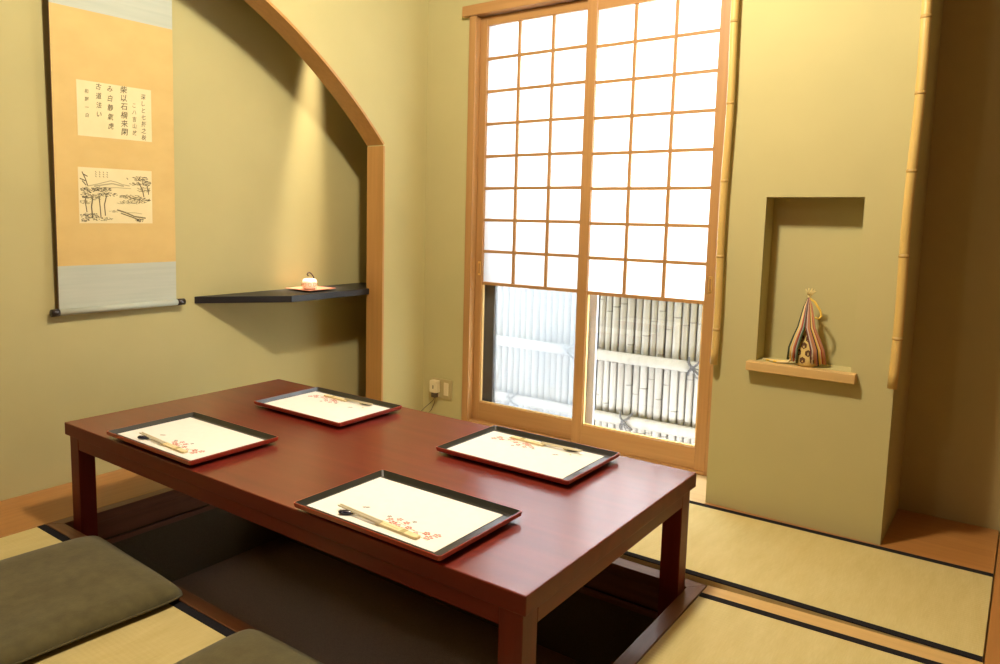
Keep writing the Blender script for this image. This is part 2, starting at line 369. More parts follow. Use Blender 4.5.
# ---------------------------------------------------------------- window and shoji
wd = thing('window_1', 'wooden frame of the tall window with head rail, jambs and sill', 'window frame'); wd['kind'] = 'structure'
m = MB(); m.box(.215, 1.60, 1.872, YW + .10, 2.003, 2.052, 0, .002); m.build('head_rail', M['cedar_x'], wd)
m = MB(); m.box(.250, .29, 1.884, YW + .11, .0, 2.003, 0, .003); m.build('jamb', M['cedar_z'], wd)
m = MB(); m.box(1.5, 1.545, 1.884, YW + .11, .0, 2.003, 0, .003); m.build('jamb', M['cedar_z'], wd)
m = MB(); m.box(.29, 1.5, 1.886, YW + .11, -.002, .013, 0, .002); m.build('threshold', M['cedar_x'], wd)
def shoji(name, label, x0, x1, y, xp0, xp1, pull_x, zp1):
    """x0..x1 outer frame, xp0..xp1 paper and glass, y = front face"""
    r = thing(name, label, 'shoji screen', (x0, y, 0)); r['kind'] = 'structure'
    zb, zt, zg0, zp0 = .0135, 2.0, .105, .718
    m = MB(); m.box(x0, xp0, y, y + .028, zb, zt, 0, .002); m.box(xp1, x1, y, y + .028, zb, zt, 0, .002); m.build('stile', M['cedar_z'], r)
    m = MB(); m.box(xp0, xp1, y + .001, y + .027, zb, zg0, 0, .0015); m.box(xp0, xp1, y + .001, y + .027, zp1, zt, 0, .0015); m.build('rail', M['cedar_x'], r)
    m = MB(); w = .0074
    for i in (1, 2):
        x = xp0 + (xp1 - xp0) * i / 3; m.box(x - w, x + w, y + .004, y + .016, zp0, zp1, 0, .001)
    for j in range(1, 8):
        z = zp0 + (zp1 - zp0) * j / 8; m.box(xp0, xp1, y + .0045, y + .0155, z - w, z + w, 1, .001)
    m.box(xp0, xp1, y + .002, y + .026, zp0 - .012, zp0 + .003, 1, .001)
    m.build('lattice', [M['cedar_z'], M['cedar_x']], r)
    m = MB(); m.quad((xp0, y + .017, zp0), (xp1, y + .017, zp0), (xp1, y + .017, zp1), (xp0, y + .017, zp1)); m.build('paper', M['shoji'], r)
    m = MB(); bw = .006                                  # glazing bead round the glass
    m.box(xp0, xp0 + bw, y + .006, y + .022, zg0, zp0 - .012); m.box(xp1 - bw, xp1, y + .006, y + .022, zg0, zp0 - .012); m.box(xp0, xp1, y + .006, y + .022, zg0, zg0 + bw)
    m.build('bead', M['pale_z'], r)
    m = MB(); m.box(xp0 + bw, xp1 - bw, y + .012, y + .015, zg0 + bw, zp0 - .012); m.build('glass_pane', M['glass'], r)
    m = MB(); m.box(pull_x - .008, pull_x + .008, y - .0015, y + .004, .752, .822, 0, .001); m.box(pull_x - .004, pull_x + .004, y - .0025, y, .762, .812, 1)
    m.build('finger_pull', [M['brass'], M['cedar_z']], r)
    return r
shoji('door_1', 'left sliding shoji with white paper above and hazy glass below', .2905, .915, 1.925, .329, .872, .314, 1.957)
shoji('door_2', 'right sliding shoji with white paper above and clear glass below', .879, 1.498, 1.893, .928, 1.455, 1.477, 1.937)
sash = thing('window_2', 'outer aluminium sash outside the paper screens', 'window sash', (0, 1.975, 0)); sash['kind'] = 'structure'
m = MB(); m.box(.272, .365, 1.992, 2.02, .0, 2.0, 0, .002); m.build('sash_stile', M['alu_dark'], sash)
m = MB(); m.box(.868, .896, 1.988, 2.02, .0, 2.0, 0, .002); m.box(.897, .936, 1.990, 2.004, .0, 2.0, 1, .003); m.build('sash_stile', [M['alu_dark'], M['alu_light']], sash)
m = MB(); m.box(.365, .868, 1.992, 2.02, .0, .06); m.box(.936, 1.52, 1.992, 2.02, .0, .06); m.box(.365, 1.52, 1.992, 2.02, 1.97, 2.0); m.build('sash_rail', M['alu_light'], sash)
m = MB(); m.box(.365, .868, 2.004, 2.007, .06, 1.97); m.build('hazy_pane', M['frosted'], sash)

# ---------------------------------------------------------------- bamboo fence outside
M['fence_back'] = flat('fence_backing', (.22, .205, .19), .9)
fr = thing('bamboo_fence', 'weathered grey bamboo fence standing outside behind the window glass', 'fence', (.7, 2.72, -.5))
x = -.35; k = 0
while x < 1.75:
    r = random.uniform(.0185, .023); x += r
    m = MB(); zt = 1.25 + random.uniform(-.03, .03)
    m.tube([(x, 2.72, -.5), (x + random.uniform(-.004, .004), 2.72, .4), (x + random.uniform(-.004, .004), 2.72, zt)], [r, r * .98, r * .93], 10)
    z = -.5 + random.uniform(.05, .3)
    while z < zt - .05:
        m.tube([(x, 2.72, z - .004), (x, 2.72, z), (x, 2.72, z + .004)], [r * .97, r * 1.05, r * .97], 10, 1); z += random.uniform(.22, .32)
    m.build('bamboo_cane', [M['fence_cane'], M['fence_joint']], fr); x += r + .0022
m = MB(); m.box(-.36, 1.78, 2.748, 2.756, -.5, 1.2); m.build('backing_board', M['fence_back'], fr)
for z in (-.058, .29, .72):
    m = MB(); m.tube([(-.36, 2.672, z), (.7, 2.672, z - .004), (1.78, 2.672, z)], .03, 14); m.build('bamboo_rail', M['fence_cane'], fr)
for tx, tz in ((1.165, .29), (.80, -.06), (.43, .29), (.06, -.058), (1.50, -.058)):
    m = MB()
    for s in (-1, 1):
        m.tube([(tx - .035, 2.672, tz + .045 * s), (tx - .02, 2.636, tz + .02 * s), (tx, 2.634, tz), (tx + .02, 2.636, tz - .02 * s), (tx + .035, 2.672, tz - .045 * s)], .006, 6)
    m.ellipsoid((tx, 2.632, tz), (.014, .011, .014))
    for i in range(5):
        a = random.uniform(0, 2 * PI); m.tube([(tx, 2.63, tz), (tx + .03 * math.cos(a), 2.622, tz + .03 * math.sin(a)), (tx + .055 * math.cos(a), 2.628, tz + .05 * math.sin(a) - .01)], [.004, .003, .002], 5)
    m.build('rope_tie', M['rope_black'], fr)
m = MB(); m.box(-3, 5, 2.03, 6, -.6, -.5); struct('floor_garden', m, M['gravel'])

# ---------------------------------------------------------------- bamboo corner poles
def pole(label, xb, yb, zb, xt, yt, zt, r, nodes):
    o = thing('bamboo_pole', label, 'bamboo pole', (xb, yb, zb))
    pts = []; rs = []
    n = 40
    for i in range(n + 1):
        z = zb + (zt - zb) * i / n; t = i / n
        wv = .0025 * math.sin(t * 17)
        pts.append((xb + (xt - xb) * t + wv, yb + (yt - yb) * t, z)); rs.append(r)
    m = MB(); m.tube(pts, rs, 16); m.build('culm', M['bamboo_yellow'], o)
    for z in nodes:
        m = MB(); t = (z - zb) / (zt - zb); xx = xb + (xt - xb) * t + .0025 * math.sin(t * 17); yy = yb + (yt - yb) * t
        m.tube([(xx, yy, z - .005), (xx, yy, z - .002), (xx, yy, z + .001), (xx, yy, z + .006)], [r * 1.0, r * 1.12, r * 1.08, r * 1.0], 16)
        m.build('joint', M['bamboo_node'], o)
    return o
pole('thin yellow bamboo pole on the pier edge beside the window', 1.613, 1.573, .528, 1.616, 1.573, ZC, .0128, [.656, .919, 1.185, 1.453, 1.729, 2.01, 2.3])
pole('thin yellow bamboo pole on the pier edge beside the dark recess', 2.176, 1.573, .527, 2.184, 1.573, ZC, .0142, [.687, .947, 1.208, 1.441, 1.664, 1.9, 2.16])

# ---------------------------------------------------------------- the low table
tb = thing('low_table', 'long low red brown lacquered dining table over the sunken leg well', 'table', (W / 2, D / 2, 0))
m = MB(); m.box(0, W, 0, D, .300, H, 0, .003, 3); top = m.build('tabletop', [M['table_x'], M['tside_x']], tb)
for p in top.data.polygons:
    if abs(p.normal.z) < .3: p.material_index = 1      # satin edge band
ap = .011; az = .257
m = MB(); m.box(ap + .056, W - ap - .056, ap + .001, ap + .026, az, .2995, 0, .0015); m.build('apron', M['tside_x'], tb)
m = MB(); m.box(ap + .056, W - ap - .056, D - ap - .026, D - ap - .001, az, .2995, 0, .0015); m.build('apron', M['tside_x'], tb)
m = MB(); m.box(ap + .001, ap + .026, ap + .056, D - ap - .056, az, .2995, 0, .0015); m.build('apron', M['tside_y'], tb)
m = MB(); m.box(W - ap - .026, W - ap - .001, ap + .056, D - ap - .056, az, .2995, 0, .0015); m.build('apron', M['tside_y'], tb)
lg = .056
for sx in (0, 1):
    for sy in (0, 1):
        x0 = ap + .001 if sx == 0 else W - ap - lg; y0 = ap if sy == 0 else D - ap - lg
        m = MB(); m.box(x0, x0 + lg - .001, y0, y0 + lg, -.104, .2995, 0, .002); m.build('leg', M['tside_z'], tb)

# ---------------------------------------------------------------- trays and what lies on them
TW, TD = .446, .314
def basin(half_w, half_d, prof):
    """rectangular profile sweep: list of (inset, z)"""
    b = bmesh.new(); rings = []
    for ins, z in prof:
        a, c = half_w - ins, half_d - ins; r = .004
        rings.append([b.verts.new(p) for p in ((-a + r, -c, z), (a - r, -c, z), (a, -c + r, z), (a, c - r, z), (a - r, c, z), (-a + r, c, z), (-a, c - r, z), (-a, -c + r, z))])
    for i in range(len(rings) - 1):
        for k in range(8): b.faces.new((rings[i][k], rings[i][(k + 1) % 8], rings[i + 1][(k + 1) % 8], rings[i + 1][k]))
    b.faces.new(rings[0][::-1]); b.faces.new(rings[-1]); bmesh.ops.recalc_face_normals(b, faces=b.faces[:])
    return b
def make_tray(loc, label, group):
    r = thing('serving_tray', label, 'tray', (0, 0, 0), group)
    m = MB(); m._merge(basin(TW / 2, TD / 2, [(.036, 0), (.036, .0062), (.0105, .0070), (.0022, .0125), (.0004, .0215), (.0006, .0234), (.0026, .0234), (.0090, .0130), (.0120, .0088)]), 0)
    m.build('outer_shell', M['red_lacquer'], r)['label'] = 'red outside and rim'
    m = MB(); m._merge(basin(TW / 2, TD / 2, [(.0128, .0092), (.0096, .0125), (.0031, .0230), (.0031, .0238), (.0046, .0238), (.0127, .0125), (.0150, .0106)]), 0)
    m.build('inner_lining', M['black_lacquer'], r)['label'] = 'black inside'
    r.location = loc; return r
def flower(m, x, y, s, mi, mc, z):
    a0 = random.uniform(0, 6)
    for k in range(5):
        a = a0 + 2 * PI * k / 5
        cx, cy_ = x + s * .62 * math.cos(a), y + s * .62 * math.sin(a)
        m.quad(*[(cx + s * .42 * math.cos(a + t), cy_ + s * .3 * math.sin(a + t), z) for t in (0, PI / 3, 2 * PI / 3, PI, 4 * PI / 3, 5 * PI / 3)], mi=mi)
    m.quad(*[(x + s * .25 * math.cos(t), y + s * .25 * math.sin(t), z + .0001) for t in [2 * PI * k / 6 for k in range(6)]], mi=mc)
def make_mat(loc, label, group):
    random.seed(3)
    r = MB(); r.box(-.1955, .1955, -.1285, .1285, 0, .0009, 0); z = .0011
    for fx, fy, s, mi in ((.012, -.062, .010, 1), (.03, -.048, .009, 1), (.055, -.053, .009, 2), (.045, -.078, .012, 1), (.075, -.07, .009, 2), (.092, -.095, .013, 1), (.105, -.083, .008, 1),
                          (.125, -.068, .010, 2), (.142, -.082, .012, 1), (.15, -.062, .011, 1), (.03, -.072, .011, 2), (.112, -.104, .008, 4), (.065, -.037, .006, 4), (.0, -.05, .006, 4)):
        flower(r, fx, fy, s, mi, 3, z)
    for p, q in (((.0, -.085), (.14, -.07)), ((.02, -.095), (.12, -.1)), ((.06, -.08), (.15, -.095)), ((.03, -.06), (.1, -.075))):
        p = Vector(p); q = Vector(q); n = Vector((-(q - p).y, (q - p).x)).normalized() * .0016
        r.quad((p.x, p.y, z - .0001), (q.x, q.y, z - .0001), (q.x + n.x, q.y + n.y, z - .0001), (p.x + n.x, p.y + n.y, z - .0001), mi=3)
    for cx, cy_ in ((-.082, -.046), (-.076, -.042)):
        r.quad((cx - .007, cy_ - .003, z), (cx, cy_ - .005, z), (cx + .006, cy_ + .003, z), (cx - .001, cy_ + .003, z), mi=4)
    r.quad((-.118, -.075, z), (-.112, -.077, z), (-.11, -.072, z), (-.116, -.07, z), mi=3)
    o = r.build('paper_placemat', [M['paper_mat'], M['print_pink'], M['print_red'], M['print_gold'], M['print_grey']])
    tag(o, label, 'placemat', group); o.location = loc; return o
def make_sleeve(label, group):
    m = MB(); m.prism([(-.062, -.0095), (.055, -.0095), (.062, -.006), (.062, .007), (-.058, .0095)], 0, .0065, 0, .0012)
    m.quad((.012, -.0093, .0067), (.026, -.0093, .0067), (.026, .0082, .0067), (.012, .0082, .0067), mi=1)
    m.quad((-.05, -.002, .0067), (.005, -.004, .0067), (.005, -.0025, .0067), (-.05, -.0003, .0067), mi=1)
    return tag(m.build('chopstick_sleeve', [M['sleeve_yellow'], M['print_gold']]), label, 'chopstick sleeve', group)
def make_chop(label, group):
    m = MB(); m.tube([(-.085, 0, 0), (-.08, 0, 0), (.055, 0, 0)], [.0012, .0022, .0036], 8)
    return tag(m.build('chopstick', M['chop_wood']), label, 'chopstick', group)
def make_rest(label, group, mt):
    o = thing('chopstick_rest', label, 'chopstick rest', (0, 0, 0), group)
    # small aubergine-shaped rest: round body, narrow neck, stalk
    m = MB(); m.tube([(-.013, -.0055, .0054), (-.010, -.0045, .0056), (-.004, -.002, .0056), (.003, .001, .0053), (.010, .004, .005), (.014, .006, .0048)], [.0025, .0050, .0056, .0050, .0036, .002], 14)
    m.build('body', mt, o)
    m = MB(); m.tube([(.013, .0056, .0048), (.018, .0078, .006), (.020, .009, .0085)], [.0028, .0018, .0014], 8); m.build('stalk', M['print_gold'], o)
    return o
places = [   # centre, turned, phrase
    ((1.383, .142), 0., 'at the front right table corner', M['navy']),
    ((.500, .153), 0., 'at the front left table corner', M['navy']),
    ((.531, .690), PI, 'at the back left table corner', M['brown_glaze']),
    ((1.367, .702), PI, 'at the back right table corner', M['brown_glaze'])]
tz = H + .0006
proto = {}
for (tx, ty), rz, ph, rm in places:
    lab = {'tray': 'black serving tray with thin red rim ' + ph, 'mat': 'white paper placemat with printed flowers in tray ' + ph,
           'sleeve': 'yellow paper chopstick sleeve in the tray ' + ph, 'rest': ('navy' if rm is M['navy'] else 'brown') + ' aubergine-shaped chopstick rest in the tray ' + ph,
           'c0': 'pale chopstick nearer the rim in the tray ' + ph, 'c1': 'pale chopstick farther from the rim in the tray ' + ph}
    def put(x, y, z):
        return (tx + x * math.cos(rz) - y * math.sin(rz), ty + x * math.sin(rz) + y * math.cos(rz), z)
    if not proto:
        proto['tray'] = make_tray((tx, ty, tz), lab['tray'], 'serving trays on the table')
        proto['mat'] = make_mat((tx, ty, tz), lab['mat'], 'paper placemats in the trays')
        proto['sleeve'] = make_sleeve(lab['sleeve'], 'chopstick sleeves')
        proto['c'] = make_chop(lab['c0'], 'chopsticks on the trays')
        proto['rest'] = make_rest(lab['rest'], 'chopstick rests on the trays', rm)
        tray, mat_, sl, c0, rest = (proto[k] for k in ('tray', 'mat', 'sleeve', 'c', 'rest'))
        c1 = dup(c0, (0, 0, 0), 0, lab['c1'])
    else:
        tray = dup(proto['tray'], (0, 0, 0), 0, lab['tray']); mat_ = dup(proto['mat'], (0, 0, 0), 0, lab['mat']); sl = dup(proto['sleeve'], (0, 0, 0), 0, lab['sleeve'])
        c0 = dup(proto['c'], (0, 0, 0), 0, lab['c0']); c1 = dup(proto['c'], (0, 0, 0), 0, lab['c1']); rest = dup(proto['rest'], (0, 0, 0), 0, lab['rest'])
        if rm is not M['navy']:
            for ch in rest.children:
                if ch.name.startswith('body'):
                    ch.data = ch.data.copy(); ch.data.materials[0] = rm
    mz = tz + .0108
    tray.location = (tx, ty, tz); tray.rotation_euler[2] = rz
    flip = 0.
    mat_.location = (tx - .0105, ty + .001, mz); mat_.rotation_euler[2] = rz
    sl.location = put(.058, -.098, mz + .0013); sl.rotation_euler[2] = rz - .04
    for c_, dy in ((c0, -.1025), (c1, -.0945)):
        # tips lie on the rest, thick ends slip into the sleeve mouth
        c_.location = put(-.045, dy + .0005, mz + .0098); c_.rotation_euler = (0, .034, rz - .04)
    rest.location = put(-.094, -.106, mz + .0012); rest.scale = (1.3, 1.3, 1.0); rest.rotation_euler[2] = rz + .15

# ---------------------------------------------------------------- floor cushions
def make_cushion(label, loc, rz):
    n = 30; hx, hy = .272, .285
    b = bmesh.new(); top = {}; bot = {}
    rnd = random.Random(5)
    for i in range(n + 1):
        for j in range(n + 1):
            u = -1 + 2 * i / n; v = -1 + 2 * j / n
            k_ = 1 - .055 * (abs(u) * abs(v)) ** 8; px = u * hx * k_ * (1 - .018 * (1 - v * v)); py = v * hy * k_ * (1 - .018 * (1 - u * u))
            e_ = (1 - abs(u) ** 5) * (1 - abs(v) ** 5)
            hgt = .022 + .040 * max(0, (1 - abs(u) ** 7) * (1 - abs(v) ** 7)) ** .5 * (1 - .14 * (u * u + v * v)) + .002 * math.sin(5 * u + 2 * v) * math.sin(4 * v - u) * e_
            if i in (0, n) or j in (0, n): hgt = .022
            top[i, j] = b.verts.new((px, py, hgt)); bot[i, j] = b.verts.new((px * .985, py * .985, .0005 if not (i in (0, n) or j in (0, n)) else .012))
    for i in range(n):
        for j in range(n):
            b.faces.new((top[i, j], top[i + 1, j], top[i + 1, j + 1], top[i, j + 1])); b.faces.new((bot[i, j], bot[i, j + 1], bot[i + 1, j + 1], bot[i + 1, j]))
    for i in range(n):
        b.faces.new((top[i, 0], bot[i, 0], bot[i + 1, 0], top[i + 1, 0])); b.faces.new((top[i, n], top[i + 1, n], bot[i + 1, n], bot[i, n]))
        b.faces.new((top[0, i], top[0, i + 1], bot[0, i + 1], bot[0, i])); b.faces.new((top[n, i], bot[n, i], bot[n, i + 1], top[n, i + 1]))
    bmesh.ops.recalc_face_normals(b, faces=b.faces[:])
    o = thing('floor_cushion', label, 'cushion', (0, 0, 0), 'olive floor cushions')
    m = MB(); m._merge(b, 0, True); m.build('cover', M['cushion'], o)
    m = MB(); pts = []
    for k in range(80):
        t = 4 * k / 80; s = int(t); q = -1 + 2 * (t - s)
        u, v = [(q, -1), (1, q), (-q, 1), (-1, -q)][s]
        k_ = 1 - .055 * (abs(u) * abs(v)) ** 8; pts.append((u * hx * k_ * (1 - .018 * (1 - v * v)), v * hy * k_ * (1 - .018 * (1 - u * u)), .017))
    m.tube(pts + [pts[0]], .0032, 6, caps=False); m.build('piping', M['cushion'], o)
    o.location = loc; o.rotation_euler[2] = rz
    return o
cu = make_cushion('thick olive floor cushion on the tatami by the front left table leg', (.492, -.318, .0025), -.05)
dup(cu, (1.315, -.325, .0025), .02, 'olive floor cushion cut by the bottom edge of the photo, right of the other')

# ---------------------------------------------------------------- hanging scroll
sc = thing('hanging_scroll', 'long hanging scroll with ochre silk, a calligraphy sheet and an ink landscape', 'scroll', (-.33, .415, .66))
y0s, y1s = .155, .641
def sx(z): return -.336 + (z - .66) * .014          # hangs a little further off the wall higher up
def panel(name, z0, z1, mt, yy0=y0s, yy1=y1s, off=0., nseg=10):
    m = MB()
    for i in range(nseg):
        a = z0 + (z1 - z0) * i / nseg; c = z0 + (z1 - z0) * (i + 1) / nseg
        m.quad((sx(a) + off, yy0, a), (sx(a) + off, yy1, a), (sx(c) + off, yy1, c), (sx(c) + off, yy0, c))
    return m
m = panel('backing', .668, 2.33, None, y0s - .002, y1s + .001, -.0022); m.build('backing', M['scroll_back'], sc)
panel('lower_silk', .668, .836, None).build('lower_silk', M['scroll_blue'], sc)['label'] = 'pale blue lower band'
panel('middle_silk', .836, 1.772, None).build('middle_silk', M['scroll_gold'], sc)['label'] = 'ochre silk middle band'
panel('upper_silk', 1.772, 2.33, None).build('upper_silk', M['scroll_blue'], sc)['label'] = 'pale blue upper band'
m = MB(); m.tube([(sx(.66) + .001, y0s - .002, .664), (sx(.66) + .001, y1s + .002, .664)], .0125, 16); m.build('rod_cover', M['scroll_blue'], sc)
for ya, yb in ((.125, y0s - .002), (y1s + .002, .677)):
    m = MB(); m.tube([(sx(.66) + .001, ya, .664), (sx(.66) + .001, yb, .664)], .014, 16); m.build('rod_end', M['rod_dark'], sc)
m = MB(); m.tube([(sx(2.33), y0s - .01, 2.335), (sx(2.33), y1s + .01, 2.335)], .01, 12); m.build('top_rod', M['scroll_back'], sc)
m = MB(); m.tube([(sx(2.33), .3, 2.345), (-.34, .417, 2.41), (sx(2.33), .53, 2.345)], .002, 6); m.ellipsoid((-.35, .417, 2.411), (.012, .004, .004)); m.build('hanging_cord', M['scroll_back'], sc)

def glyphs(m, text, cx, top, size, step, z_to, mi, squash=1.):
    """upright brush column: one character under the other"""
    for k, ch in enumerate(text):
        if ch == ' ': continue
        cu_ = bpy.data.curves.new('glyph', 'FONT'); cu_.body = ch; cu_.size = size; cu_.offset = .0002; cu_.resolution_u = 2
        o = bpy.data.objects.new('glyph', cu_); C.objects.link(o); bpy.context.view_layer.update()
        me = o.to_mesh(); vs = [v.co.copy() for v in me.vertices]; fs = [tuple(p.vertices) for p in me.polygons]
        if vs:
            mx = (min(v.x for v in vs) + max(v.x for v in vs)) / 2; my = (min(v.y for v in vs) + max(v.y for v in vs)) / 2
            ang = random.uniform(-.12, .12)
            b = bmesh.new(); bv = []
            for v in vs:
                x, y = (v.x - mx) * squash, v.y - my
                x, y = x * math.cos(ang) - y * math.sin(ang) + .12 * y, x * math.sin(ang) + y * math.cos(ang)
                zz = top - step * k + y
                bv.append(b.verts.new((sx(zz) + z_to, cx + x + random.uniform(-.0015, .0015) * .3, zz)))
            for f_ in fs:
                try: b.faces.new([bv[i] for i in f_])
                except ValueError: pass
            m._merge(b, mi)
        o.to_mesh_clear(); bpy.data.objects.remove(o); bpy.data.curves.remove(cu_)
# calligraphy sheet
ya, yb, z0c, z1c = .244, .542, 1.318, 1.520
m = MB()
for i in range(4):
    a = z0c + (z1c - z0c) * i / 4; c = z0c + (z1c - z0c) * (i + 1) / 4
    m.quad((sx(a) + .0008, ya, a), (sx(a) + .0008, yb, a), (sx(c) + .0008, yb, c), (sx(c) + .0008, ya, c))
def U(u): return ya + (yb - ya) * u
glyphs(m, '深しと七折之秋', U(.885), 1.490, .0225, .0262, .0013, 1, .9)
glyphs(m, 'こハ言山故', U(.755), 1.452, .021, .026, .0013, 2, .9)
glyphs(m, '柴以石横来閑', U(.615), 1.507, .029, .0320, .0013, 1, 1.)
glyphs(m, 'み白静氣虎', U(.43), 1.502, .026, .0345, .0013, 1, .9)
glyphs(m, '古道法い', U(.28), 1.505, .025, .034, .0013, 1, .9)
glyphs(m, '和野一白', U(.125), 1.482, .017, .029, .0013, 2, .9)
m.build('calligraphy_sheet', [M['scroll_paper'], M['ink'], M['ink_mid']], sc)['label'] = 'cream sheet with columns of brush writing'
# ink landscape
ya, yb, z0c, z1c = .240, .538, .994, 1.203
m = MB()
for i in range(4):
    a = z0c + (z1c - z0c) * i / 4; c = z0c + (z1c - z0c) * (i + 1) / 4
    m.quad((sx(a) + .0008, ya, a), (sx(a) + .0008, yb, a), (sx(c) + .0008, yb, c), (sx(c) + .0008, ya, c))
def pt(u, v, o=.0012): z = z1c - (z1c - z0c) * v; return (sx(z) + o, ya + (yb - ya) * u, z)
def stroke(pts, w, mi, o=.0012):
    for (u0, v0), (u1, v1) in zip(pts, pts[1:]):
        du, dv = (u1 - u0) * 1.43, v1 - v0; l = math.hypot(du, dv) or 1; nu, nv = -dv / l * w / 1.43, du / l * w
        m.quad(pt(u0 - nu, v0 - nv, o), pt(u1 - nu, v1 - nv, o), pt(u1 + nu, v1 + nv, o), pt(u0 + nu, v0 + nv, o), mi=mi)
rr = random.Random(11)
def clump(u, v, ru, rv, n, mi):
    for _ in range(int(n * 1.9)):
        a = rr.uniform(0, 2 * PI); q = math.sqrt(rr.random()); x = u + ru * q * math.cos(a); y = v + rv * q * math.sin(a)
        x = min(max(x, .02), .98); y = min(max(y, .03), .97)
        l = rr.uniform(.008, .022); d_ = rr.uniform(-.7, .7)
        stroke([(max(.01, x - l * .7 * math.cos(d_)), y - l * math.sin(d_) * .6), (min(.99, x + l * .7 * math.cos(d_)), y + l * math.sin(d_) * .6)], rr.uniform(.0028, .0055), mi, .0012 + rr.uniform(0, .0003))
stroke([(.12, .33), (.22, .3), (.32, .26), (.42, .22), (.5, .24), (.58, .28), (.68, .3)], .008, 3)
stroke([(.2, .33), (.32, .3), (.44, .27), (.6, .31)], .012, 3)
stroke([(.3, .36), (.5, .34), (.7, .35)], .006, 3)
for t in (((.05, .08), (.09, .2), (.12, .33)), ((.02, .2), (.09, .24)), ((.06, .12), (.12, .16)), ((.1, .32), (.05, .24))): stroke(list(t), .009, 1)
for t, w in ((((.17, .9), (.16, .7), (.18, .52)), .012), (((.28, .88), (.27, .66), (.26, .5)), .010), (((.34, .86), (.33, .66), (.36, .5)), .010), (((.1, .8), (.08, .6), (.1, .5)), .009), (((.88, .5), (.86, .35), (.8, .22)), .010), (((.95, .45), (.93, .28)), .008)):
    stroke(list(t), w, 1)
for u, v, ru, rv, n, mi in ((.12, .4, .1, .05, 34, 1), (.3, .38, .13, .045, 40, 1), (.38, .47, .13, .04, 34, 1), (.1, .5, .09, .05, 26, 1), (.2, .53, .1, .05, 26, 2), (.08, .62, .07, .04, 16, 2), (.14, .86, .13, .05, 34, 1), (.3, .92, .15, .035, 24, 2), (.07, .94, .06, .03, 14, 1),
                            (.84, .16, .13, .045, 36, 1), (.92, .24, .07, .05, 26, 1), (.76, .26, .08, .03, 16, 2), (.88, .36, .1, .05, 26, 2), (.68, .5, .16, .035, 34, 2), (.82, .55, .15, .04, 34, 1), (.72, .6, .2, .03, 26, 2), (.6, .62, .1, .02, 10, 3), (.45, .78, .06, .02, 8, 3), (.82, .94, .06, .03, 18, 1)):
    clump(u, v, ru, rv, n, mi)
stroke([(.5, .75), (.62, .8), (.74, .87), (.9, .9)], .013, 2); stroke([(.55, .81), (.7, .88), (.8, .93)], .009, 1); stroke([(.62, .8), (.75, .8), (.85, .82)], .006, 3)
for k in range(4):
    for j in range(3): stroke([(.22 + .05 * k, .06 + .04 * j), (.235 + .05 * k, .085 + .04 * j)], .006, 2)
stroke([(.64, .15), (.66, .18)], .008, 2)
m.build('ink_landscape_sheet', [M['scroll_paper'], M['ink'], M['ink_mid'], M['ink_pale']], sc)['label'] = 'cream sheet with an ink drawing of pine trees and water'

# ---------------------------------------------------------------- black shelf in the alcove and what stands on it
sh = MB(); xs = -.106; zs = .678
sh.prism([(XR + .0005, .743), (xs, 1.072), (xs, yp - .0015), (XB - .003, yp - .0015), (XB - .003, 1.78), (XR + .0005, 1.78)], zs - .030, zs, 0, .0015)
sh = sh.build('wall_shelf', M['shelf_black']); tag(sh, 'black lacquered corner shelf fixed to the alcove wall under the arch', 'shelf')
pl = thing('small_plate', 'thin square reddish wooden plate on the black shelf under the pot', 'plate', (-.235, 1.300, zs + .0005))
m = MB(); b = bmesh.new()
def sq(r, z, k=8):
    out = []
    for s in range(4):
        for t in range(k):
            q = -1 + 2 * t / k; u, v = [(q, -1), (1, q), (-q, 1), (-1, -q)][s]
            out.append((-.235 + r * u, 1.300 + r * v, z))
    return out
rings = [[b.verts.new(p) for p in sq(r, zs + z)] for r, z in ((.05, .0006), (.055, .003), (.086, .0085), (.087, .0105), (.080, .0095), (.05, .0048))]
for i in range(5):
    for k in range(32): b.faces.new((rings[i][k], rings[i][(k + 1) % 32], rings[i + 1][(k + 1) % 32], rings[i + 1][k]))
b.faces.new(rings[0][::-1]); b.faces.new(rings[-1]); bmesh.ops.recalc_face_normals(b, faces=b.faces[:])
m._merge(b, 0); m.build('dish', M['plate_red'], pl)
pcx, pcy, pz = -.238, 1.296, zs + .0056
pot = thing('incense_pot', 'small white patterned ceramic pot with a dark curled handle on the reddish plate', 'pot', (pcx, pcy, pz))
m = MB(); m.lathe(pcx, pcy, [(.022, pz), (.031, pz + .004), (.0365, pz + .016), (.0365, pz + .032), (.034, pz + .043), (.0285, pz + .049), (.014, pz + .0525), (.003, pz + .0535)], 32)
for k in range(9):
    a = 2 * PI * k / 9; pts = []
    for j in range(9):
        t = 2 * PI * j / 8; aa = a + .22 * math.cos(t); rr_ = .0372; pts.append((pcx + rr_ * math.cos(aa), pcy + rr_ * math.sin(aa), pz + .024 + .009 * math.sin(t)))
    m.tube(pts, .0011, 5, 1)
m.build('body', [M['white_ceramic'], M['gold_ceramic']], pot)
m = MB(); m.tube([(pcx + .004, pcy + .027, pz + .049), (pcx + .002, pcy + .022, pz + .060), (pcx, pcy + .012, pz + .073), (pcx, pcy, pz + .080), (pcx, pcy - .010, pz + .078), (pcx, pcy - .0145, pz + .070), (pcx, pcy - .010, pz + .0645), (pcx, pcy - .004, pz + .067)], [.0036, .0034, .0034, .0034, .0034, .0032, .003, .0024], 8)
m.build('handle', M['handle_brown'], pot)['label'] = 'dark curled handle'

